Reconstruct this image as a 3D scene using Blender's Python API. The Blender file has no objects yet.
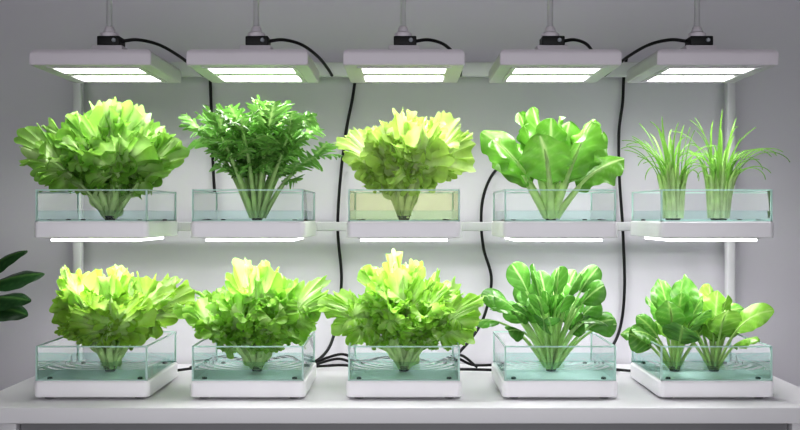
import bpy, bmesh, math
import numpy as np
from mathutils import Vector
scene = bpy.context.scene
COL = scene.collection
ZC = 1.238
D = 2.24
TABLE = 0.76
pi = math.pi

# ---------------------------------------------------------------- materials
def new_mat(name):
    m = bpy.data.materials.new(name); m.use_nodes = True
    nt = m.node_tree; nt.nodes.clear()
    out = nt.nodes.new('ShaderNodeOutputMaterial')
    return m, nt, out

def pbr(name, col, rough=0.5, metal=0.0, noise=0.03, nscale=12, bump=0.0, spec=0.5, bscale=None):
    m, nt, out = new_mat(name)
    b = nt.nodes.new('ShaderNodeBsdfPrincipled')
    b.inputs['Roughness'].default_value = rough
    b.inputs['Metallic'].default_value = metal
    b.inputs['Specular IOR Level'].default_value = spec
    tc = nt.nodes.new('ShaderNodeTexCoord')
    n = nt.nodes.new('ShaderNodeTexNoise'); n.inputs['Scale'].default_value = nscale
    n.inputs['Detail'].default_value = 4
    nt.links.new(tc.outputs['Object'], n.inputs['Vector'])
    r = nt.nodes.new('ShaderNodeMixRGB'); r.blend_type = 'MIX'
    r.inputs[1].default_value = (*[c*(1-noise) for c in col], 1)
    r.inputs[2].default_value = (*[min(1, c*(1+noise)) for c in col], 1)
    nt.links.new(n.outputs['Fac'], r.inputs[0])
    nt.links.new(r.outputs[0], b.inputs['Base Color'])
    if bump:
        n2 = nt.nodes.new('ShaderNodeTexNoise'); n2.inputs['Scale'].default_value = bscale or nscale*8
        nt.links.new(tc.outputs['Object'], n2.inputs['Vector'])
        bp = nt.nodes.new('ShaderNodeBump'); bp.inputs['Strength'].default_value = bump
        bp.inputs['Distance'].default_value = 0.002
        nt.links.new(n2.outputs['Fac'], bp.inputs['Height'])
        nt.links.new(bp.outputs[0], b.inputs['Normal'])
    nt.links.new(b.outputs[0], out.inputs[0])
    return m

def emis(name, col, s):
    m, nt, out = new_mat(name)
    e = nt.nodes.new('ShaderNodeEmission'); e.inputs[0].default_value = (*col, 1); e.inputs[1].default_value = s
    nt.links.new(e.outputs[0], out.inputs[0]); return m

def glassy(name, tint, diff=(0.6, 0.85, 0.8), dfac=0.08, rough=0.03, ior=1.45, ripples=None):
    m, nt, out = new_mat(name)
    tr = nt.nodes.new('ShaderNodeBsdfTransparent'); tr.inputs[0].default_value = (*tint, 1)
    gl = nt.nodes.new('ShaderNodeBsdfGlossy'); gl.inputs['Roughness'].default_value = rough
    df = nt.nodes.new('ShaderNodeBsdfDiffuse'); df.inputs[0].default_value = (*diff, 1)
    tl = nt.nodes.new('ShaderNodeBsdfTranslucent'); tl.inputs[0].default_value = (*diff, 1)
    dm = nt.nodes.new('ShaderNodeMixShader'); dm.inputs[0].default_value = 0.5
    nt.links.new(df.outputs[0], dm.inputs[1]); nt.links.new(tl.outputs[0], dm.inputs[2])
    m1 = nt.nodes.new('ShaderNodeMixShader'); m1.inputs[0].default_value = dfac
    nt.links.new(tr.outputs[0], m1.inputs[1]); nt.links.new(dm.outputs[0], m1.inputs[2])
    fr = nt.nodes.new('ShaderNodeFresnel'); fr.inputs[0].default_value = ior
    m2 = nt.nodes.new('ShaderNodeMixShader')
    nt.links.new(fr.outputs[0], m2.inputs[0])
    nt.links.new(m1.outputs[0], m2.inputs[1]); nt.links.new(gl.outputs[0], m2.inputs[2])
    if ripples:
        tc = nt.nodes.new('ShaderNodeTexCoord')
        w = nt.nodes.new('ShaderNodeTexWave'); w.wave_type = 'RINGS'; w.rings_direction = 'Z'
        w.inputs['Scale'].default_value = ripples; w.inputs['Distortion'].default_value = 0.6
        nt.links.new(tc.outputs['Object'], w.inputs['Vector'])
        bp = nt.nodes.new('ShaderNodeBump'); bp.inputs['Strength'].default_value = 0.6; bp.inputs['Distance'].default_value = 0.006
        nt.links.new(w.outputs['Fac'], bp.inputs['Height'])
        nt.links.new(bp.outputs[0], gl.inputs['Normal']); nt.links.new(bp.outputs[0], fr.inputs['Normal'])
    nt.links.new(m2.outputs[0], out.inputs[0])
    return m

def leafmat(name, rough=0.42, trans=0.35, bump=0.25, bscale=90, spec=0.4, sat=1.0):
    m, nt, out = new_mat(name)
    at = nt.nodes.new('ShaderNodeAttribute'); at.attribute_name = 'Col'
    tc = nt.nodes.new('ShaderNodeTexCoord')
    n = nt.nodes.new('ShaderNodeTexNoise'); n.inputs['Scale'].default_value = 35; n.inputs['Detail'].default_value = 3
    nt.links.new(tc.outputs['Object'], n.inputs['Vector'])
    hs = nt.nodes.new('ShaderNodeHueSaturation'); hs.inputs['Saturation'].default_value = sat
    mr = nt.nodes.new('ShaderNodeMapRange'); mr.inputs[1].default_value = 0.3; mr.inputs[2].default_value = 0.7
    mr.inputs[3].default_value = 0.85; mr.inputs[4].default_value = 1.15
    nt.links.new(n.outputs['Fac'], mr.inputs[0]); nt.links.new(mr.outputs[0], hs.inputs['Value'])
    nt.links.new(at.outputs['Color'], hs.inputs['Color'])
    b = nt.nodes.new('ShaderNodeBsdfPrincipled'); b.inputs['Roughness'].default_value = rough
    b.inputs['Specular IOR Level'].default_value = spec
    nt.links.new(hs.outputs[0], b.inputs['Base Color'])
    t = nt.nodes.new('ShaderNodeBsdfTranslucent'); nt.links.new(hs.outputs[0], t.inputs[0])
    n2 = nt.nodes.new('ShaderNodeTexNoise'); n2.inputs['Scale'].default_value = bscale
    nt.links.new(tc.outputs['Object'], n2.inputs['Vector'])
    bp = nt.nodes.new('ShaderNodeBump'); bp.inputs['Strength'].default_value = bump; bp.inputs['Distance'].default_value = 0.004
    nt.links.new(n2.outputs['Fac'], bp.inputs['Height']); nt.links.new(bp.outputs[0], b.inputs['Normal'])
    mx = nt.nodes.new('ShaderNodeMixShader'); mx.inputs[0].default_value = trans
    nt.links.new(b.outputs[0], mx.inputs[1]); nt.links.new(t.outputs[0], mx.inputs[2])
    nt.links.new(mx.outputs[0], out.inputs[0]); return m

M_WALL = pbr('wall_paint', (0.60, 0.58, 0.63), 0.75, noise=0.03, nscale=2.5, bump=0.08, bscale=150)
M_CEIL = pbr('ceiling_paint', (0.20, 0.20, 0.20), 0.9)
M_SHADEWALL = pbr('shade_wall_paint', (0.18, 0.175, 0.19), 0.8)  # dark coat for the added side walls that shade the back corners
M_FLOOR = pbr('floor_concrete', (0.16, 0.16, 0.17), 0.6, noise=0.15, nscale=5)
M_TABLE = pbr('table_laminate', (0.76, 0.75, 0.775), 0.35, noise=0.015)
M_APRON = pbr('table_apron_grey', (0.25, 0.25, 0.26), 0.5, noise=0.015)
M_WHITE = pbr('white_plastic', (0.89, 0.87, 0.905), 0.32, noise=0.01)
M_HOUS = pbr('lamp_enamel', (0.585, 0.545, 0.595), 0.35, noise=0.01)
M_RAIL = pbr('white_metal', (0.68, 0.67, 0.70), 0.35, metal=0.1, noise=0.02, nscale=60)
M_RAILG = pbr('grey_metal', (0.52, 0.51, 0.54), 0.35, metal=0.2, noise=0.02, nscale=60)
M_BLACK = pbr('black_plastic', (0.008, 0.008, 0.009), 0.45, noise=0.1, spec=.3)
M_LENS = pbr('sensor_lens', (0.25, 0.27, 0.3), 0.05, noise=0.1)
M_CHROME = pbr('rod_metal', (0.60, 0.60, 0.62), 0.3, metal=0.2, noise=0.02)
M_LED = emis('led_diffuser', (1.0, 0.985, 1.0), 5.0)
M_LED2 = emis('led_diffuser_under_shelf', (1.0, 0.985, 1.0), 4.5)
M_PANE = glassy('glass_pane', (0.980, 0.998, 0.993), dfac=0.006, ior=1.22)
M_PANECAST = glassy('glass_pane_lettuce_cast', (0.975, 0.99, 0.82), diff=(0.85, 0.92, 0.40), dfac=0.08, ior=1.25)  # yellow cast of the lettuce, painted into the pane colour
M_EDGE = glassy('glass_edge', (0.6, 0.9, 0.85), diff=(0.80, 1.0, 0.95), dfac=0.9)
M_WATER = glassy('water', (0.91, 0.99, 0.975), diff=(0.5, 0.95, 0.88), dfac=0.03, ior=1.25)
M_WATERR = glassy('rippled_water', (0.82, 0.985, 0.945), diff=(0.42, 0.97, 0.85), dfac=0.06, ior=1.30, ripples=12)
M_LEAF = leafmat('lettuce_leaf', rough=.36, bump=.25, bscale=75, trans=.44)
M_STEM = leafmat('pale_stem', rough=.4, bump=.1)
M_LEAFG = leafmat('glossy_leaf', rough=0.28, trans=0.23, bump=0.15, bscale=45, spec=.42)
M_DARK = leafmat('houseplant_leaf', rough=0.25, trans=0.12, bump=0.1, bscale=30)
M_POT = pbr('terracotta_grey', (0.3, 0.3, 0.3), 0.7)
M_SOIL = pbr('soil', (0.05, 0.035, 0.02), 0.95, noise=0.4, nscale=60, bump=0.5)

# ---------------------------------------------------------------- mesh helpers
def add(ob, parent=None):
    COL.objects.link(ob)
    if parent is not None: ob.parent = parent
    return ob

def empty(name, loc, label, cat, group=None):
    e = bpy.data.objects.new(name, None); e.location = loc; e.empty_display_size = 0.05
    COL.objects.link(e); e['label'] = label; e['category'] = cat
    if group: e['group'] = group
    return e

def npmesh(name, V, F, mat, parent=None, C=None, smooth=True, loc=(0, 0, 0)):
    me = bpy.data.meshes.new(name)
    me.from_pydata(V.tolist() if hasattr(V, 'tolist') else V, [], F.tolist() if hasattr(F, 'tolist') else F)
    if C is not None:
        a = me.color_attributes.new('Col', 'FLOAT_COLOR', 'POINT')
        c4 = np.ones((len(V), 4)); c4[:, :3] = C
        a.data.foreach_set('color', c4.ravel())
    if smooth: me.polygons.foreach_set('use_smooth', [True]*len(me.polygons))
    me.materials.append(mat); me.update()
    ob = bpy.data.objects.new(name, me); ob.location = loc
    return add(ob, parent)

def box(name, lo, hi, mat, parent=None, bevel=0.0, seg=3, loc=None, vertical_bevel=None):
    lo = Vector(lo); hi = Vector(hi); c = (lo+hi)/2
    bm = bmesh.new(); bmesh.ops.create_cube(bm, size=1)
    for v in bm.verts:
        v.co = Vector((v.co.x*(hi.x-lo.x), v.co.y*(hi.y-lo.y), v.co.z*(hi.z-lo.z)))
    if vertical_bevel:
        es = [e for e in bm.edges if abs(e.verts[0].co.z-e.verts[1].co.z) > 1e-6]
        bmesh.ops.bevel(bm, geom=es, offset=vertical_bevel, segments=5, affect='EDGES', profile=0.5)
    if bevel:
        es = [e for e in bm.edges if len(e.link_faces) == 2 and e.calc_face_angle() > 0.6]
        bmesh.ops.bevel(bm, geom=es, offset=bevel, segments=seg, affect='EDGES', profile=0.5)
    me = bpy.data.meshes.new(name); bm.to_mesh(me); bm.free()
    me.materials.append(mat)
    ob = bpy.data.objects.new(name, me); ob.location = c
    if bevel:
        for p in me.polygons: p.use_smooth = True
        try: me.set_sharp_from_angle(angle=0.7)
        except Exception: pass
    return add(ob, parent)

def lathe(name, prof, mat, parent=None, loc=(0, 0, 0), n=24):
    V = []; F = []
    for r, z in prof:
        for k in range(n):
            a = 2*pi*k/n; V.append((r*math.cos(a), r*math.sin(a), z))
    for i in range(len(prof)-1):
        for k in range(n):
            F.append((i*n+k, i*n+(k+1) % n, (i+1)*n+(k+1) % n, (i+1)*n+k))
    F.append(tuple(range(n))[::-1]); F.append(tuple((len(prof)-1)*n+k for k in range(n)))
    ob = npmesh(name, V, F, mat, parent, loc=loc)
    try: ob.data.set_sharp_from_angle(angle=0.7)
    except Exception: pass
    return ob

def catmull(P, per=10):
    P = np.array(P, float)
    Q = np.vstack([2*P[0]-P[1], P, 2*P[-1]-P[-2]]); out = []
    for i in range(1, len(Q)-2):
        p0, p1, p2, p3 = Q[i-1:i+3]
        for t in np.linspace(0, 1, per, endpoint=False):
            out.append(0.5*((2*p1)+(-p0+p2)*t+(2*p0-5*p1+4*p2-p3)*t*t+(-p0+3*p1-3*p2+p3)*t**3))
    out.append(P[-1]); return np.array(out)

def tube_geo(P, R, n=8, flat=1.0):
    P = np.asarray(P, float); m = len(P); R = np.broadcast_to(R, (m,))
    T = np.gradient(P, axis=0); T /= np.linalg.norm(T, axis=1)[:, None]+1e-12
    u = np.cross(T[0], [0, 0, 1.0])
    if np.linalg.norm(u) < 1e-3: u = np.cross(T[0], [1.0, 0, 0])
    u /= np.linalg.norm(u); V = []
    an = np.linspace(0, 2*pi, n, endpoint=False)
    for i in range(m):
        u = u-T[i]*np.dot(u, T[i]); u /= np.linalg.norm(u)+1e-12
        v = np.cross(T[i], u)
        V.append(P[i]+R[i]*(np.cos(an)[:, None]*u+flat*np.sin(an)[:, None]*v))
    V = np.vstack(V)
    i, k = np.meshgrid(np.arange(m-1), np.arange(n), indexing='ij'); i = i.ravel(); k = k.ravel(); k2 = (k+1) % n
    F = np.stack([i*n+k, i*n+k2, (i+1)*n+k2, (i+1)*n+k], 1)
    return V, F

def tube(name, P, r, mat, parent=None, n=8, per=10, spline=True):
    P = catmull(P, per) if spline else np.array(P, float)
    V, F = tube_geo(P, r, n)
    F = F.tolist()+[list(range(n))[::-1], [len(V)-n+k for k in range(n)]]
    return npmesh(name, V, F, mat, parent)

class Geo:
    def __init__(s): s.V = []; s.F = []; s.C = []; s.n = 0
    def add(s, V, F, C):
        s.V.append(V); s.F.append(F+s.n); s.C.append(np.broadcast_to(C, (len(V), 3))); s.n += len(V)
    def obj(s, name, mat, parent, scale=(1, 1, 1)):
        V = np.vstack(s.V)*np.array(scale)
        return npmesh(name, V, np.vstack(s.F), mat, parent, C=np.clip(np.vstack(s.C), 0, 1))

def grid_faces(nr, nc):
    i, k = np.meshgrid(np.arange(nr-1), np.arange(nc-1), indexing='ij'); i = i.ravel(); k = k.ravel()
    return np.stack([i*nc+k, i*nc+k+1, (i+1)*nc+k+1, (i+1)*nc+k], 1)

class Rib:
    """leaf centre line rising from base, leaning out by angle th(t) from vertical toward azimuth az"""
    def __init__(s, L, az, th0, th1, p=1.5, base=(0, 0, 0), twist=0.0, daz=0.0):
        n = 60; t = np.linspace(0, 1, n); th = th0+(th1-th0)*t**p; a = az+daz*t
        T = np.stack([np.sin(th)*np.cos(a), np.sin(th)*np.sin(a), np.cos(th)], 1)
        P = np.zeros((n, 3)); P[1:] = np.cumsum((T[1:]+T[:-1])/2*(L/(n-1)), axis=0); P += np.array(base)
        S = np.stack([-np.sin(a), np.cos(a), 0*a], 1); N = np.cross(T, S)
        tw = twist*t[:, None]**.7
        S2 = S*np.cos(tw)+N*np.sin(tw); N2 = -S*np.sin(tw)+N*np.cos(tw)
        s.L = L; s.t = t; s.P = P; s.T = T; s.S = S2; s.N = N2
    def at(s, d):
        x = np.asarray(d)/s.L
        f = lambda A: np.stack([np.interp(x, s.t, A[:, k]) for k in range(3)], -1)
        P = f(s.P); T = f(s.T)
        over = np.clip(x-1, 0, None)*s.L
        return P+T*over[..., None], T, f(s.S), f(s.N)

def mixc(a, b, f):
    a = np.array(a); b = np.array(b); f = np.clip(f, 0, 1)[..., None]
    return a*(1-f)+b*f

def fan(g, rib, rng, pale, green, dark, f0=0.1, amax=1.5, A=0.01, k=4.0, A2=0.006, k2=12., A3=0.002, k3=30., W=1.0, nc=46, nr=9, teeth=0.05, kt=24, tone=1.0, lobe=.16, kl=8., taper=.42, keep=.02):
    """one blade spreading like a fan round the rib tip; its rim is much longer than its body so it coils into frills"""
    L = rib.L; d0 = f0*L; Rb = L-d0
    th = np.linspace(-amax, amax, nc); t = np.linspace(0.03, 1, nr)
    TH, TT = np.meshgrid(th, t); ph = rng.uniform(0, 2*pi, 12)
    wob = TH+.12*np.sin(2.3*TH+ph[1])+.05*np.sin(5.7*TH+ph[11])
    cus = np.abs(np.sin(.5*kl*wob+ph[0]))**.6
    tooth = .5+.5*np.sin(kt*wob+ph[2])
    lob = lobe*(2.0*cus-1.15)+lobe*.5*np.sin(.4*kl*TH+ph[3])+teeth*(2*tooth-.9)*TT**4
    r = TT*Rb*(1-taper*(np.abs(TH)/amax)**2)*(1+lob*TT**1.2)
    k = k*rng.uniform(.85, 1.2); k2 = k2*rng.uniform(.88, 1.12)
    p2 = k2*TH+1.2*np.sin(1.7*TH+ph[9])+ph[5]; p3 = k3*TH+1.5*np.sin(4.1*TH+ph[7])+ph[8]
    free = np.clip(np.abs(r*np.sin(TH))/keep, .15, 1)
    amp2 = A2*TT**2.0*(.8+.4*np.sin(3.1*TH+ph[10])); amp3 = A3*TT**3.2*(.75+.4*np.sin(2.3*TH+ph[4]))
    tan_ = TT**2*A*.7*np.cos(k*TH+ph[4])*free+amp2*.9*np.cos(p2)+amp3*.9*np.cos(p3)
    rad = -amp2*.3*np.cos(2*p2)+amp3*.35*np.sin(2*p3)-TT**4*A2*.9*(.5+.5*np.sin(2.1*TH+ph[6]))
    lat = (r+rad)*np.sin(TH)*W+tan_*np.cos(TH)
    d = np.maximum(d0+(r+rad)*np.cos(TH)-tan_*np.sin(TH), 0)
    nn = free*TT**1.4*A*np.sin(k*TH+ph[4])+amp2*1.3*np.sin(p2)+amp3*1.2*np.sin(p3)-TT**4*A2*1.3*(.3+np.sin(2.1*TH+ph[6]))-0.6*TT**3*A*rng.uniform(-.5, 1.5)
    P, T, S, N = rib.at(d)
    V = P+S*lat[..., None]+N*nn[..., None]
    vein = np.clip((cus-.84)*7, 0, 1)*np.clip(1.1-TT*1.0, 0, 1)
    vein = np.maximum(vein, np.clip(1-np.abs(TH)*TT*5, 0, 1)*(1-TT*.5))
    c = mixc(pale, green, (TT-0.15)/0.6); c = mixc(c, dark, np.clip((TT-0.5)/0.3, 0, 1)*0.5*(0.5-0.5*np.sin(p3)))
    c = mixc(c, pale, vein*0.9)*tone
    g.add(V.reshape(-1, 3), grid_faces(nr, nc), c.reshape(-1, 3))

def dir_rib(l, P, dr, curl, rng, tw=.8):
    a2 = math.atan2(dr[1], dr[0]); t2 = math.acos(float(np.clip(dr[2], -1, 1)))
    return Rib(l, a2, t2, t2+curl, 1.2, P, twist=rng.uniform(-tw, tw))

def spoon(g, gs, rib, rng, pale, green, stem=0.45, W=0.05, nr=30, nc=15, wave=0.004, cup=0.6, stem_r=0.004, shape=0.8, nv=7, lobes=0.0, lobf=5, fold=0.0, vein=0.55, bulge=0.0015, tipw=0.9, stemcol=None, stemn=8, mid=5, scal=0.0):
    L = rib.L; d0 = stem*L; Lb = L-d0
    v = np.linspace(0, 1, nr); v = .5-.5*np.cos(pi*v)*(1) if not lobes else v
    s = np.linspace(-1, 1, nc); VV, SS = np.meshgrid(v, s, indexing='ij')
    ph = rng.uniform(0, 2*pi, 4)
    w = W*np.clip(np.sin(pi*np.clip(VV, 0, 1)**shape), 0, 1)**tipw+0.0008
    if lobes: w = w*(1-lobes+lobes*2*(.5+.5*np.sin(2*pi*lobf*VV+ph[0]*0.3*np.sign(SS)))**.7)
    if scal: w = w*(1+scal*np.sin(2*pi*3.3*VV+ph[0]+1.5*np.sign(SS)))
    lat = SS*w*np.cos(cup*np.abs(SS)*0.6)
    ve = np.clip(np.cos((VV*nv-np.abs(SS)*1.3)*2*pi), 0, 1)**6
    ss = np.clip(1-np.abs(SS)*mid, 0, 1)
    nn = -cup*0.5*w*SS**2+wave*np.abs(SS)**2*np.sin(VV*13+ph[1]+SS)+wave*0.6*np.abs(SS)**3*np.sin(VV*27+ph[2]*np.sign(SS))+bulge*(1-ve)*(1-SS**2)-fold*np.abs(SS)*w
    d = d0+VV*Lb+(np.abs(SS)*w*.6 if lobes else 0)
    P, T, S, N = rib.at(d)
    V = P+S*lat[..., None]+N*nn[..., None]
    c = mixc(green, pale, np.maximum(ss*0.9, ve*vein*(1-0.6*np.abs(SS)))); c = c*rng.uniform(.8, 1.15)
    g.add(V.reshape(-1, 3), grid_faces(nr, nc), c.reshape(-1, 3))
    if gs is not None:
        dd = np.linspace(0, d0+Lb*0.7, 18); Pm, _, _, _ = rib.at(dd)
        R = stem_r*np.clip(1-dd/(d0+Lb*0.72), 0, 1)**0.6+0.0004
        Vt, Ft = tube_geo(Pm, R, stemn)
        gs.add(Vt, Ft, np.array(stemcol if stemcol is not None else pale))

# ---------------------------------------------------------------- room
def structure(ob): ob['kind'] = 'structure'; return ob
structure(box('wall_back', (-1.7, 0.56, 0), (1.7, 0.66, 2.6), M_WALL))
structure(box('shade_wall_left', (-1.6, -1.3, 0), (-1.5, 0.56, 2.6), M_SHADEWALL))  # unseen, added to block world light and darken the back corners
structure(box('shade_wall_right', (1.5, -1.3, 0), (1.6, 0.56, 2.6), M_SHADEWALL))  # unseen counterpart, added to shade the right-hand corner
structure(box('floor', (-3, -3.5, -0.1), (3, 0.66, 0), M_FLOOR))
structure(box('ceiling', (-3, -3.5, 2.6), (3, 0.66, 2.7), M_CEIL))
structure(box('baseboard_back', (-1.5, 0.545, 0), (1.5, 0.56, 0.08), M_WHITE, bevel=0.003))

# ---------------------------------------------------------------- table
def rel(o, p): return (p[0]-o[0], p[1]-o[1], p[2]-o[2])
o = (0, 0.23, 0)
tb = empty('table', o, 'long white laminate table carrying the growing trays', 'table')
box('tabletop', rel(o, (-1.10, -0.09, TABLE-0.040)), rel(o, (1.10, 0.545, TABLE)), M_TABLE, tb, bevel=0.003)
for a, b in (((-1.00, 0.02, 0.62), (1.00, 0.04, TABLE-0.040)), ((-1.00, 0.49, 0.62), (1.00, 0.51, TABLE-0.040))):
    box('apron', rel(o, a), rel(o, b), M_APRON, tb, bevel=0.002)
for x in (-1.03, 1.03):
    for y in (0.03, 0.5):
        box('leg', rel(o, (x-.025, y-.025, 0)), rel(o, (x+.025, y+.025, TABLE-0.040)), M_TABLE, tb, bevel=0.003)

# ---------------------------------------------------------------- rack
XS = [-0.81, -0.405, 0, 0.405, 0.81]
TU = ZC-0.018
BU = TU-0.041
o = (0, 0.5, TABLE)
rk = empty('rack_frame', o, 'white metal frame with uprights and crossbars holding the trays and lamps', 'rack')
for x in (-1.03, 1.03):
    box('upright', rel(o, (x-.013, 0.487, TABLE)), rel(o, (x+.013, 0.513, ZC+0.485)), M_RAIL, rk, bevel=0.003)
    box('foot_plate', rel(o, (x-.03, 0.465, TABLE)), rel(o, (x+.03, 0.535, TABLE+.005)), M_RAIL, rk, bevel=0.001)
    lathe('end_cap', [(0.0165, 0), (0.0165, 0.006), (0.012, 0.009)], M_BLACK, rk, loc=rel(o, (x, 0.5, ZC+0.485)))
box('crossbar', rel(o, (-1.017, 0.487, ZC+0.437)), rel(o, (1.017, 0.513, ZC+0.482)), M_RAIL, rk, bevel=0.003)
box('crossbar', rel(o, (-1.017, 0.487, TU-0.032)), rel(o, (1.017, 0.513, TU-0.004)), M_RAILG, rk, bevel=0.003)
for x in XS:
    for dx in (-0.09, 0.09):
        box('bracket_arm', rel(o, (x+dx-.008, 0.299, TU-0.030)), rel(o, (x+dx+.008, 0.487, TU-0.012)), M_RAIL, rk, bevel=0.002)

# ---------------------------------------------------------------- trays
def tank_geo(w, d, h, z0):
    V = []; F = []
    for (a, b) in (((-w, -d), (w, -d)), ((w, -d), (w, d)), ((w, d), (-w, d)), ((-w, d), (-w, -d))):
        n = len(V); V += [(a[0], a[1], z0), (b[0], b[1], z0), (b[0], b[1], z0+h), (a[0], a[1], z0+h)]; F.append((n, n+1, n+2, n+3))
    return V, F

def bars_mesh(name, bars, mat, parent):
    bm = bmesh.new()
    for lo, hi in bars:
        r = bmesh.ops.create_cube(bm, size=1)
        for v in r['verts']:
            v.co = Vector(((lo[i]+hi[i])/2+v.co[i]*(hi[i]-lo[i]) for i in range(3)))
    me = bpy.data.meshes.new(name); bm.to_mesh(me); bm.free(); me.materials.append(mat)
    return add(bpy.data.objects.new(name, me), parent)

def led(parent, y, z, sx, sy, power):
    """directional LED array: area light whose optics throw the light downward"""
    l = bpy.data.lights.new('led_array', 'AREA'); l.shape = 'RECTANGLE'; l.size = sx; l.size_y = sy
    l.energy = power; l.color = (1.0, .985, 1.0); l.spread = math.radians(145)
    ob = bpy.data.objects.new('led_array', l); ob.location = (0, y, z)
    return add(ob, parent)

def tray(x, ztop, upper, label, pane, water):
    zb = ztop-0.041
    e = empty('hydroponic_tray', (x, 0.15, zb), label, 'hydroponic tray', 'upper row of growing trays' if upper else 'lower row of growing trays')
    box('tray_base', (-.150, -.150, 0), (.150, .150, .041), M_WHITE, e, vertical_bevel=0.016, bevel=0.0035)
    box('tray_lip', (-.1465, -.1465, .041), (.1465, .1465, .0425), M_WHITE, e, vertical_bevel=0.012)
    w = .1425; h = .083 if upper else .090; z0 = .0425
    V, F = tank_geo(w, w, h, z0)
    gt = npmesh('glass_tank', V, F, pane, e, smooth=False)
    t = 0.0022; zt = z0+h
    bars = [((-w-t, -w-t, zt-.0035), (w+t, -w+t, zt)), ((-w-t, w-t, zt-.0035), (w+t, w+t, zt)),
            ((-w-t, -w+t, zt-.0035), (-w+t, w-t, zt)), ((w-t, -w+t, zt-.0035), (w+t, w-t, zt))]
    for sx in (-w, w):
        for sy in (-w, w):
            bars.append(((sx-t, sy-t, z0), (sx+t, sy+t, zt-.0035)))
    bars += [((-w-t, -w-t, z0), (w+t, -w+t, z0+.003)), ((-w-t, w-t, z0), (w+t, w+t, z0+.003))]
    bars_mesh('tank_edge', bars, M_EDGE, gt)
    ww = w-0.003; wl = z0+0.028
    V = [(-ww, -ww, z0+.001), (ww, -ww, z0+.001), (ww, ww, z0+.001), (-ww, ww, z0+.001), (-ww, -ww, wl), (ww, -ww, wl), (ww, ww, wl), (-ww, ww, wl)]
    F = [(0, 1, 5, 4), (1, 2, 6, 5), (2, 3, 7, 6), (3, 0, 4, 7), (4, 5, 6, 7)]
    npmesh('water', V, F, water, e, smooth=False)
    for sx in (-.118, .118):
        for sy in (-.118, .118):
            lathe('screw', [(0.0065, 0), (0.0065, 0.004), (0.005, 0.005)], M_BLACK, e, loc=(sx, sy, .0425), n=12)
    if upper:
        box('light_housing', (-.122, -.130, -.003), (.122, .130, 0), M_HOUS, e, bevel=0.001)
        box('light_diffuser', (-.114, -.122, -.0100), (.114, .122, -.003), M_LED2, e, bevel=0.001)
        led(e, 0, -.012, .22, .24, 1.5)
    else:
        for sx in (-.118, .118):
            for sy in (-.118, .118):
                lathe('foot', [(0.013, -.006), (0.015, -.001), (0.015, 0)], M_BLACK, e, loc=(sx, sy, 0), n=16)
    return e

ulab = ['white tray with clear glass tank under a large curly green lettuce',
        'white tray with clear glass tank under a bushy feathery herb',
        'white tray with glass tank painted with yellow cast of pale lettuce',
        'white tray with clear glass tank under a broad-leaved green plant',
        'white tray with clear glass tank holding two clumps of chives']
llab = ['white tray with water-filled glass tank on the table under curly lettuce',
        'white tray with glass tank on the table under bright ruffled lettuce',
        'white tray with glass tank on the table under compact pale lettuce',
        'white tray with rippled water in glass tank under spoon-leaved greens',
        'white tray with glass tank on the table holding two leafy seedlings']
TL = TABLE+0.006+0.041
for i, x in enumerate(XS):
    tray(x, TU, True, ulab[i], M_PANECAST if i == 2 else M_PANE, M_WATER)
    tray(x, TL, False, llab[i], M_PANE, M_WATERR)

# ---------------------------------------------------------------- lamps
def lamp(x, side, label):
    zb = ZC+0.387; H = 0.042
    e = empty('grow_lamp', (x, 0.15, zb), label, 'grow lamp', 'row of hanging grow lamps')
    bm = bmesh.new()
    def ring(w, d, z): return [bm.verts.new((sx*w, sy*d, z)) for sx, sy in ((-1, -1), (1, -1), (1, 1), (-1, 1))]
    r = [ring(.155, .152, 0), ring(.157, .154, .003), ring(.157, .154, .032), ring(.151, .148, H)]
    for a, b in zip(r[:-1], r[1:]):
        for k in range(4):
            bm.faces.new((a[k], a[(k+1) % 4], b[(k+1) % 4], b[k]))
    bm.faces.new(r[0]); bm.faces.new(r[-1])
    bmesh.ops.recalc_face_normals(bm, faces=bm.faces)
    es = [ed for ed in bm.edges if abs(ed.verts[0].co.z-ed.verts[1].co.z) > 1e-5 or (ed.verts[0].co.z > .031 and ed.verts[1].co.z > .031)]
    bmesh.ops.bevel(bm, geom=es, offset=0.0022, segments=3, affect='EDGES')
    me = bpy.data.meshes.new('lamp_housing'); bm.to_mesh(me); bm.free(); me.materials.append(M_HOUS)
    add(bpy.data.objects.new('lamp_housing', me), e)
    for y0, y1 in ((-.114, -.030), (.026, .110)):
        box('light_diffuser', (-.110, y0, -.0015), (.110, y1, .004), M_LED, e, bevel=0.0005)
        led(e, (y0+y1)/2, -.004, .215, .08, .90)
    bars_mesh('bezel', [((-.123, -.128, -.003), (.123, -.117, 0)), ((-.123, .113, -.003), (.123, .124, 0)), ((-.123, -.117, -.003), (-.112, .113, 0)), ((.112, -.117, -.003), (.123, .113, 0))], M_HOUS, e)
    box('driver_box', (-.042, -.03, H), (.042, .03, H+.034), M_HOUS, e, bevel=0.002)
    box('connector_box', (-.028, -.026, H+.034), (.034, .026, H+.060), M_BLACK, e, bevel=0.003)
    s = lathe('sensor', [(0.006, 0), (0.006, .003), (0.004, .005)], M_LENS, e, loc=(.019, -.026, H+.048), n=16)
    s.rotation_euler = (pi/2, 0, 0)
    lathe('collar', [(.024, 0), (.024, .010), (.016, .015), (.012, .028), (.0095, .030)], M_HOUS, e, loc=(-.002, 0, H+.060))
    tube('hanging_rod', [(-.002, 0, H+.085), (-.002, 0, 2.6-zb)], .0078, M_CHROME, e, n=14, spline=False)
    s_ = side
    tube('cable', [(.030*s_, .0, H+.050), (.070*s_, .02, H+.058), (.115*s_, .07, H+.054), (.152*s_, .15, H+.036), (.172*s_, .25, H+.018), (.178*s_, .338, H+.010)], .0046, M_BLACK, e)
    return e
for i, x in enumerate(XS):
    lamp(x, -1 if i == 4 else 1, 'slim white LED panel lamp hanging on a rod with black cable')

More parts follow.
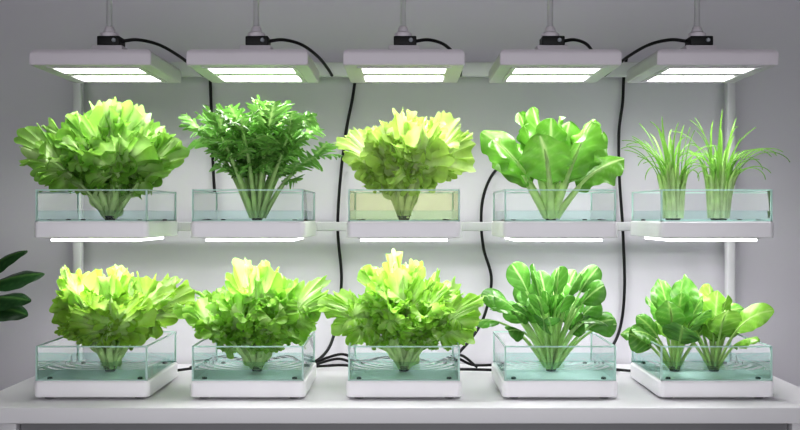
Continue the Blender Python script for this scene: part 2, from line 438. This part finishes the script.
# ---------------------------------------------------------------- loose cables
def cable(pts, label, r=.0048):
    ob = tube('power_cable', [(0, 0, 0)]+[tuple(np.array(p)-np.array(pts[0])) for p in pts[1:]], r, M_BLACK)
    ob.location = pts[0]; ob['label'] = label; ob['category'] = 'cable'; ob['group'] = 'black power cables'
Y = .535
zt = TABLE+.0052
cable([(-.618, .50, 1.735), (-.622, Y, 1.70), (-.618, Y, 1.60), (-.612, Y, 1.42), (-.606, Y, 1.30), (-.60, Y, 1.20)],
      'black power cable running down the wall behind the feathery herb')
cable([(-.150, .50, 1.735), (-.153, Y, 1.70), (-.165, Y, 1.61), (-.185, Y, 1.509), (-.204, Y, 1.35), (-.212, Y, 1.19), (-.200, Y, 1.03), (-.218, Y, .88), (-.25, .50, .80), (-.32, .45, zt), (-.42, .42, zt)],
      'black power cable hanging down the wall beside the pale lettuce')
cable([(.44, .559, 1.43), (.40, .54, 1.435), (.34, Y, 1.42), (.285, Y, 1.37), (.255, Y, 1.30), (.247, Y, 1.22), (.255, Y, 1.13), (.28, Y, 1.03), (.255, Y, .91), (.20, .51, .83), (.12, .45, zt+.004), (.06, .43, zt), (.0, .42, zt)],
      'black power cable bending down the wall between two trays')
cable([(.704, .50, 1.735), (.704, Y, 1.69), (.70, Y, 1.6), (.688, Y, 1.5), (.690, Y, 1.35), (.700, Y, 1.2), (.706, Y, 1.0), (.69, Y, .87), (.64, .50, .80), (.56, .44, zt+.003), (.45, .42, zt)],
      'black power cable hanging down the wall near the chives')
crng = np.random.default_rng(5)
for x0, x1, y0, h in ((-.86, -.05, .40, .010), (-.66, .30, .46, .035), (-.30, .72, .43, .022), (.10, .80, .38, .004)):
    xs = np.arange(x0, x1, .075)
    pts = [(float(x+crng.uniform(-.02, .02)), float(y0+crng.uniform(-.03, .03)), float(zt+abs(h*math.sin(j*1.3)+crng.uniform(-.003, .006)))) for j, x in enumerate(xs)]
    pts[0] = (pts[0][0], pts[0][1], zt); pts[-1] = (pts[-1][0], pts[-1][1], zt)
    cable(pts, 'tangled black cable running along the table behind the trays', .0042)

# ---------------------------------------------------------------- plants
def plant_root(name, x, y, ztop, label, cat):
    return empty(name, (x, y, ztop+.0015), label, cat)
def net_cup(e, r=.016, h=.014):
    lathe('net_cup', [(r*.8, 0), (r, h*.8), (r*1.15, h), (r*.9, h)], M_BLACK, e, n=18)

def lettuce(x, ztop, seed, label, n=12, H=.30, tmax=.75, pale=(.60, .77, .38), green=(.33, .58, .11), dark=(.20, .43, .055), sx=1, sy=.8, curl=.45, A=.010, r0=.0105, f0=.52, tone=(.92, 1.10), W=.76, amax=2.0, fr=1.0, fs=1.0, m=7, ls=.056, fmin=.32):
    """fr: frill frequency factor, fs: frill size factor"""
    rng = np.random.default_rng(seed)
    e = plant_root('lettuce', x, .15, ztop, label, 'lettuce'); net_cup(e)
    g = Geo(); gs = Geo(); pale = np.array(pale); green = np.array(green)
    for i in range(n):
        u = (i+.5)/n; az = i*2.39996+rng.uniform(-.25, .25)
        th0 = .03+tmax*u**.85; L = H*rng.uniform(.82, 1.04)
        th1 = th0+curl*rng.uniform(-.2, 1.0)*(.5+u)
        b = (.012*math.cos(az)*u, .012*math.sin(az)*u, .010)
        rib = Rib(L, az, th0*.74, th1, 1.6, b, twist=1.1*math.cos(az)*min(1, u*2)+rng.uniform(-.5, .5), daz=rng.uniform(-.35, .35))
        tone_i = rng.uniform(*tone)
        dd = np.linspace(0, L*0.90, 24); Pm, _, _, _ = rib.at(dd)
        R = r0*(1-dd/(L*.92))**0.7+0.0006
        Vt, Ft = tube_geo(Pm, R, 8, flat=.7)
        gs.add(Vt, Ft, np.repeat(mixc(np.minimum(pale*1.2, .92), pale*.95+green*.05, dd/L), 8, axis=0))
        spoon(g, None, rib, rng, pale*1.05, green*.25+pale*.75, stem=.03, W=.024, nr=44, nc=13, wave=.010, cup=.9, shape=1.25, nv=6, bulge=.001, tipw=.85, mid=3, scal=.18)
        fan(g, rib, rng, pale, green, dark, f0=f0*rng.uniform(.92, 1.08), amax=amax, A=A*rng.uniform(.8, 1.25), k=4.5, A2=.0075*fs, k2=12*fr, A3=.0112*fs, k3=26*fr, W=W*rng.uniform(.85, 1.1), nc=380, nr=20, teeth=.035, kt=52*fr, tone=tone_i, lobe=.15, kl=8.5*fr, taper=.38)
        for j in range(m):
            f = fmin+(.72-fmin)*j/(m-1)+rng.uniform(-.03, .03); sd = (-1, 1)[j % 2]
            P, T, S, N = rib.at(np.array(f*L)); ang = sd*(1.15-.5*f+rng.uniform(-.25, .25))
            dr = T*math.cos(ang)+S*math.sin(ang)+N*rng.uniform(-.9, .9); dr = dr/np.linalg.norm(dr)
            l = ls*rng.uniform(.8, 1.25)*(.62+.5*min(1, f/.6)-.12)
            fan(g, dir_rib(l, P, dr, rng.uniform(-.2, 1.2), rng, 1.2), rng, pale*.8+green*.2, green, dark, f0=.05, amax=1.7, A=A*.5, k=4, A2=.0050*fs, k2=7*fr, A3=.0072*fs, k3=15*fr, W=.95, nc=140, nr=13, teeth=.045, kt=30*fr, tone=tone_i*rng.uniform(.93, 1.07), lobe=.13, kl=7*fr)
    g.obj('foliage', M_LEAF, e, (sx, sy, 1)); gs.obj('stem', M_STEM, e, (sx, sy, 1))
    return e

lettuce(XS[0], TU, 12, 'large curly green lettuce with pale ribs in the glass tank', n=14, H=.30, tmax=.86, sx=1.03, green=(.28, .52, .08), dark=(.13, .35, .05))
lettuce(XS[2], TU, 24, 'pale yellow-green frilly lettuce with upright ruffled leaves', n=12, H=.295, tmax=.70, sx=.98, pale=(.68, .80, .43), green=(.46, .64, .15), dark=(.30, .51, .08))
lettuce(XS[0], TL, 37, 'loose curly yellow-green lettuce spreading over its tank', n=12, H=.285, tmax=.94, sx=1.06, green=(.37, .59, .085), dark=(.22, .44, .045))
lettuce(XS[1], TL, 41, 'dense ruffled bright green lettuce over its tank', n=13, H=.280, tmax=.88, sx=1.02, green=(.31, .57, .08), dark=(.17, .41, .045), fr=1.05)
lettuce(XS[2], TL, 59, 'compact crinkled lime-green lettuce with many small frills', n=14, H=.280, tmax=.84, sx=.98, fr=1.15, fs=.9, green=(.34, .59, .085), dark=(.19, .43, .045), ls=.050, m=9)

# herb ---------------------------------------------------------
def herb(x, ztop, seed, label):
    rng = np.random.default_rng(seed)
    e = plant_root('herb_plant', x, .15, ztop, label, 'herb'); net_cup(e)
    g = Geo(); gs = Geo(); pale = (.50, .70, .30)
    n = 22
    for i in range(n):
        u = (i+.5)/n; az = i*2.39996+rng.uniform(-.15, .15)
        th0 = .03+.46*u; L = .236*rng.uniform(.84, 1.10)*(1+.06*u); th1 = th0+.50*rng.uniform(.2, 1.0)*(.3+u)
        rib = Rib(L, az, th0, th1, 1.9, (.018*math.cos(az)*u, .018*math.sin(az)*u, .010), daz=rng.uniform(-.15, .15))
        dd = np.linspace(0, L*.97, 24); Pm, Tm, Sm, Nm = rib.at(dd)
        R = .0068*(1-dd/L)**.5+.0008
        V, F = tube_geo(Pm, R, 7); gs.add(V, F, np.array(pale)*rng.uniform(.85, 1.1))
        k = 4; gr = np.array((.16, .36, .075))*rng.uniform(.75, 1.35)
        for j in range(k):
            f = .50+.50*j/(k-1)
            P, T, S, N = rib.at(np.array(f*L))
            for sd in ((-1, 1) if j < k-1 else (-.6, 0, .6)):
                ang = sd*rng.uniform(.6, 1.0)
                dr = T*math.cos(ang)+S*math.sin(ang)+N*rng.uniform(-.3, .45); dr /= np.linalg.norm(dr)
                l = rng.uniform(.064, .088)*(1 if f > .6 else .8)
                r2 = dir_rib(l, P, dr, rng.uniform(.1, .8), rng, .9)
                spoon(g, None, r2, rng, (.40, .60, .22), gr, stem=.05, W=l*.28, nr=56, nc=9, wave=.003, cup=.3, lobes=.66, lobf=4.3, shape=1.2, nv=4, bulge=.0006, vein=.3, fold=.10, tipw=.55)
    g.obj('foliage', M_LEAFG, e); gs.obj('stem', M_STEM, e)
herb(XS[1], TU, 5, 'bushy green herb with feathery lobed leaves and upright pale stalks')

# broad leaf ---------------------------------------------------
def broad(name, x, y, ztop, seed, label, cat, n, H, tmax, W, stem, pale, green, sx=1, sy=1, curl=.5, stem_r=.005, cup=.6, wave=.004, shape=1.3, th_start=.03, nv=7, mat=M_LEAFG, vein=.55, Wj=.2, Lmin=.8, az0=0.0, tipw=.6, uexp=1.0, tw=.35, face=1.1, mid=5, scal=0.0, p=2.0):
    rng = np.random.default_rng(seed)
    e = plant_root(name, x, y, ztop, label, cat); net_cup(e)
    for i in range(n):
        u = (i+.5)/n; az = az0+i*2.39996+rng.uniform(-.3, .3)
        th0 = th_start+tmax*u**uexp; L = H*rng.uniform(Lmin, 1.04); th1 = th0+curl*rng.uniform(.3, 1.1)*(.3+u)
        rib = Rib(L, az, th0*.85, th1, p, (.015*math.cos(az)*u, .015*math.sin(az)*u, .010), twist=face*math.cos(az)*min(1, 2.5*u)+rng.uniform(-tw, tw), daz=rng.uniform(-.25, .25))
        g = Geo(); gs = Geo()
        spoon(g, gs, rib, rng, pale, np.array(green)*rng.uniform(.75, 1.25), stem=stem*rng.uniform(.93, 1.07), W=W*rng.uniform(1-Wj, 1+Wj), wave=wave, cup=cup*rng.uniform(.3, 1.3), stem_r=stem_r, shape=shape, nv=nv, vein=vein, nc=17, nr=40, tipw=tipw, mid=mid, scal=scal)
        lf = g.obj('leaf', mat, e, (sx, sy, 1)); gs.obj('stalk', M_STEM, lf, (sx, sy, 1))
    return e
broad('leafy_green_plant', XS[3], .15, TU, 77, 'broad-leaved green plant with large rounded leaves and pale ribs', 'leafy green', 16, .300, .76, .054, .36,
      (.58, .76, .34), (.15, .38, .045), sx=1.10, sy=.85, curl=.6, wave=.009, stem_r=.0095, shape=1.3, nv=6, cup=.6, tipw=.50, vein=.22, mid=7, scal=.07, p=2.2)
broad('spoon_leaf_greens', XS[3], .15, TL, 81, 'dense spoon-leaved greens with many thick pale stalks in rippled water', 'leafy green', 56, .295, .72, .032, .69,
      (.48, .70, .28), (.09, .26, .038), sx=1.0, sy=.9, curl=1.1, wave=.001, stem_r=.0056, shape=1.25, nv=3, cup=.7, Lmin=.62, tipw=.44, vein=.2, mid=8, tw=.8)
broad('leafy_seedling', XS[4]-.064, .15, TL, 95, 'leafy seedling with glossy dark oval veined leaves and drooping tips', 'leafy green', 18, .258, .82, .042, .50,
      (.42, .62, .20), (.10, .28, .040), sx=.96, curl=1.2, wave=.003, stem_r=.0050, shape=.98, nv=5, cup=.6, Lmin=.6, sy=.85, tipw=.58, mid=7, Wj=.3, tw=.5)
broad('leafy_seedling', XS[4]+.044, .15, TL, 99, 'brighter leafy seedling with broad green leaves arching outward', 'leafy green', 17, .25, .76, .041, .48,
      (.48, .68, .24), (.20, .43, .05), sx=.88, curl=1.2, wave=.003, stem_r=.0050, shape=.98, nv=5, cup=.6, Lmin=.6, sy=.85, az0=.8, tipw=.58, mid=7, Wj=.3, tw=.5)

# chives -------------------------------------------------------
def chives(x, seed, label, n=42, H=.27, lean=0.0):
    rng = np.random.default_rng(seed)
    e = plant_root('chive_clump', x, .15, TU, label, 'chives'); net_cup(e, r=.022)
    g = Geo(); gs = Geo()
    for i in range(n):
        u = (i+.5)/n; az = i*2.39996+rng.uniform(-.3, .3)
        L = H*rng.uniform(.72, 1.13); th0 = .01+.11*u; th1 = th0+rng.uniform(.4, 1.5)+(rng.uniform(.8, 1.9) if rng.random() < .5 else 0)
        rib = Rib(L, az, th0, th1, 2.7, (.022*math.cos(az)*math.sqrt(u), .022*math.sin(az)*math.sqrt(u), .008), daz=rng.uniform(-.8, .8))
        dd = np.linspace(0, L, 34); Pm, T, S, N = rib.at(dd); f = dd/L
        Pm = Pm+np.stack([lean*f**2*L, 0*f, 0*f], 1)
        w = (.0050*(1-f)**.5+.0003)
        c = mixc((.54, .72, .30), np.array((.20, .42, .07))*rng.uniform(.7, 1.25), (f-.25)/.3)
        V = np.stack([Pm-S*w[:, None]+N*.0012, Pm+N*-.0008, Pm+S*w[:, None]+N*.0012], 1).reshape(-1, 3)
        g.add(V, grid_faces(34, 3), np.repeat(c, 3, axis=0))
        m = f < .52
        Vt, Ft = tube_geo(Pm[m], .0080*(1-f[m]/.54)**.5+.0006, 7)
        gs.add(Vt, Ft, np.repeat(mixc((.74, .84, .55), (.42, .64, .20), f[m]/.48), 7, axis=0))
    g.obj('foliage', M_STEM, e); gs.obj('stem', M_STEM, e)
chives(XS[4]-.068, 7, 'upright clump of green chives in the glass tank', H=.272, lean=-.08)
chives(XS[4]+.056, 18, 'clump of green chives with blades arching outward', H=.272, lean=.08)

# houseplant ---------------------------------------------------
def houseplant():
    rng = np.random.default_rng(3)
    bx, by = -1.285, .20
    e = empty('potted_houseplant', (bx, by, 0), 'dark green potted houseplant with long glossy leaves beside the table', 'houseplant')
    lathe('pot', [(.09, 0), (.125, .26), (.13, .30), (.115, .30), (.112, .27)], M_POT, e, n=36)
    lathe('soil', [(.112, .255), (.10, .265), (.01, .272)], M_SOIL, e, n=30)
    P = catmull([(0, 0, .26), (.01, 0, .5), (.03, 0, .75), (.05, 0, 1.02)], 10)
    V, F = tube_geo(P, np.linspace(.014, .007, len(P)), 10)
    npmesh('trunk', V, F, M_DARK, e, C=np.broadcast_to(np.array((.12, .16, .05)), (len(V), 3)))
    specs = [(.05, 1.02, .21, .60, 1.40, .12), (.05, 1.01, .22, 1.05, 1.6, .25), (.05, .99, .21, 1.3, 1.8, -.20), (.05, .97, .19, 1.35, 2.0, -.1), (.04, 1.0, .2, 1.0, 2.0, 1.9), (.04, .8, .24, .9, 1.8, 2.4), (.03, .74, .24, 1.0, 2.0, 3.6), (.03, .7, .22, .9, 1.7, -1.9), (.05, .95, .2, .2, .8, 2.9), (.05, .9, .22, .7, 1.5, 4.3)]
    for px, pz, L, t0, t1, az in specs:
        g = Geo(); gs = Geo()
        rib = Rib(L, az, t0, t1, 1.2, (px, 0, pz), twist=.9*math.cos(az)+rng.uniform(-.2, .2))
        spoon(g, gs, rib, rng, (.08, .17, .05), (.017, .056, .017), stem=.12, W=.038, wave=.002, cup=.4, stem_r=.003, shape=.95, nv=9, vein=.3, fold=.2, tipw=.75)
        lf = g.obj('leaf', M_DARK, e); gs.obj('stalk', M_DARK, lf)
houseplant()

# ---------------------------------------------------------------- light, camera
w = bpy.data.worlds.new('World'); scene.world = w; w.use_nodes = True
bg = w.node_tree.nodes['Background']; bg.inputs[0].default_value = (.98, .975, 1, 1); bg.inputs[1].default_value = 1.5
cd = bpy.data.cameras.new('camera'); cam = bpy.data.objects.new('camera', cd); COL.objects.link(cam)
cam.location = (0, -D, ZC); cam.rotation_euler = (pi/2, 0, 0)
cd.sensor_width = 36; cd.lens = 387*D/800*36; cd.shift_x = -4/800
scene.camera = cam
scene.view_settings.view_transform = 'Standard'
try: scene.view_settings.look = 'Medium High Contrast'
except Exception as ex: print('LOOK', ex)
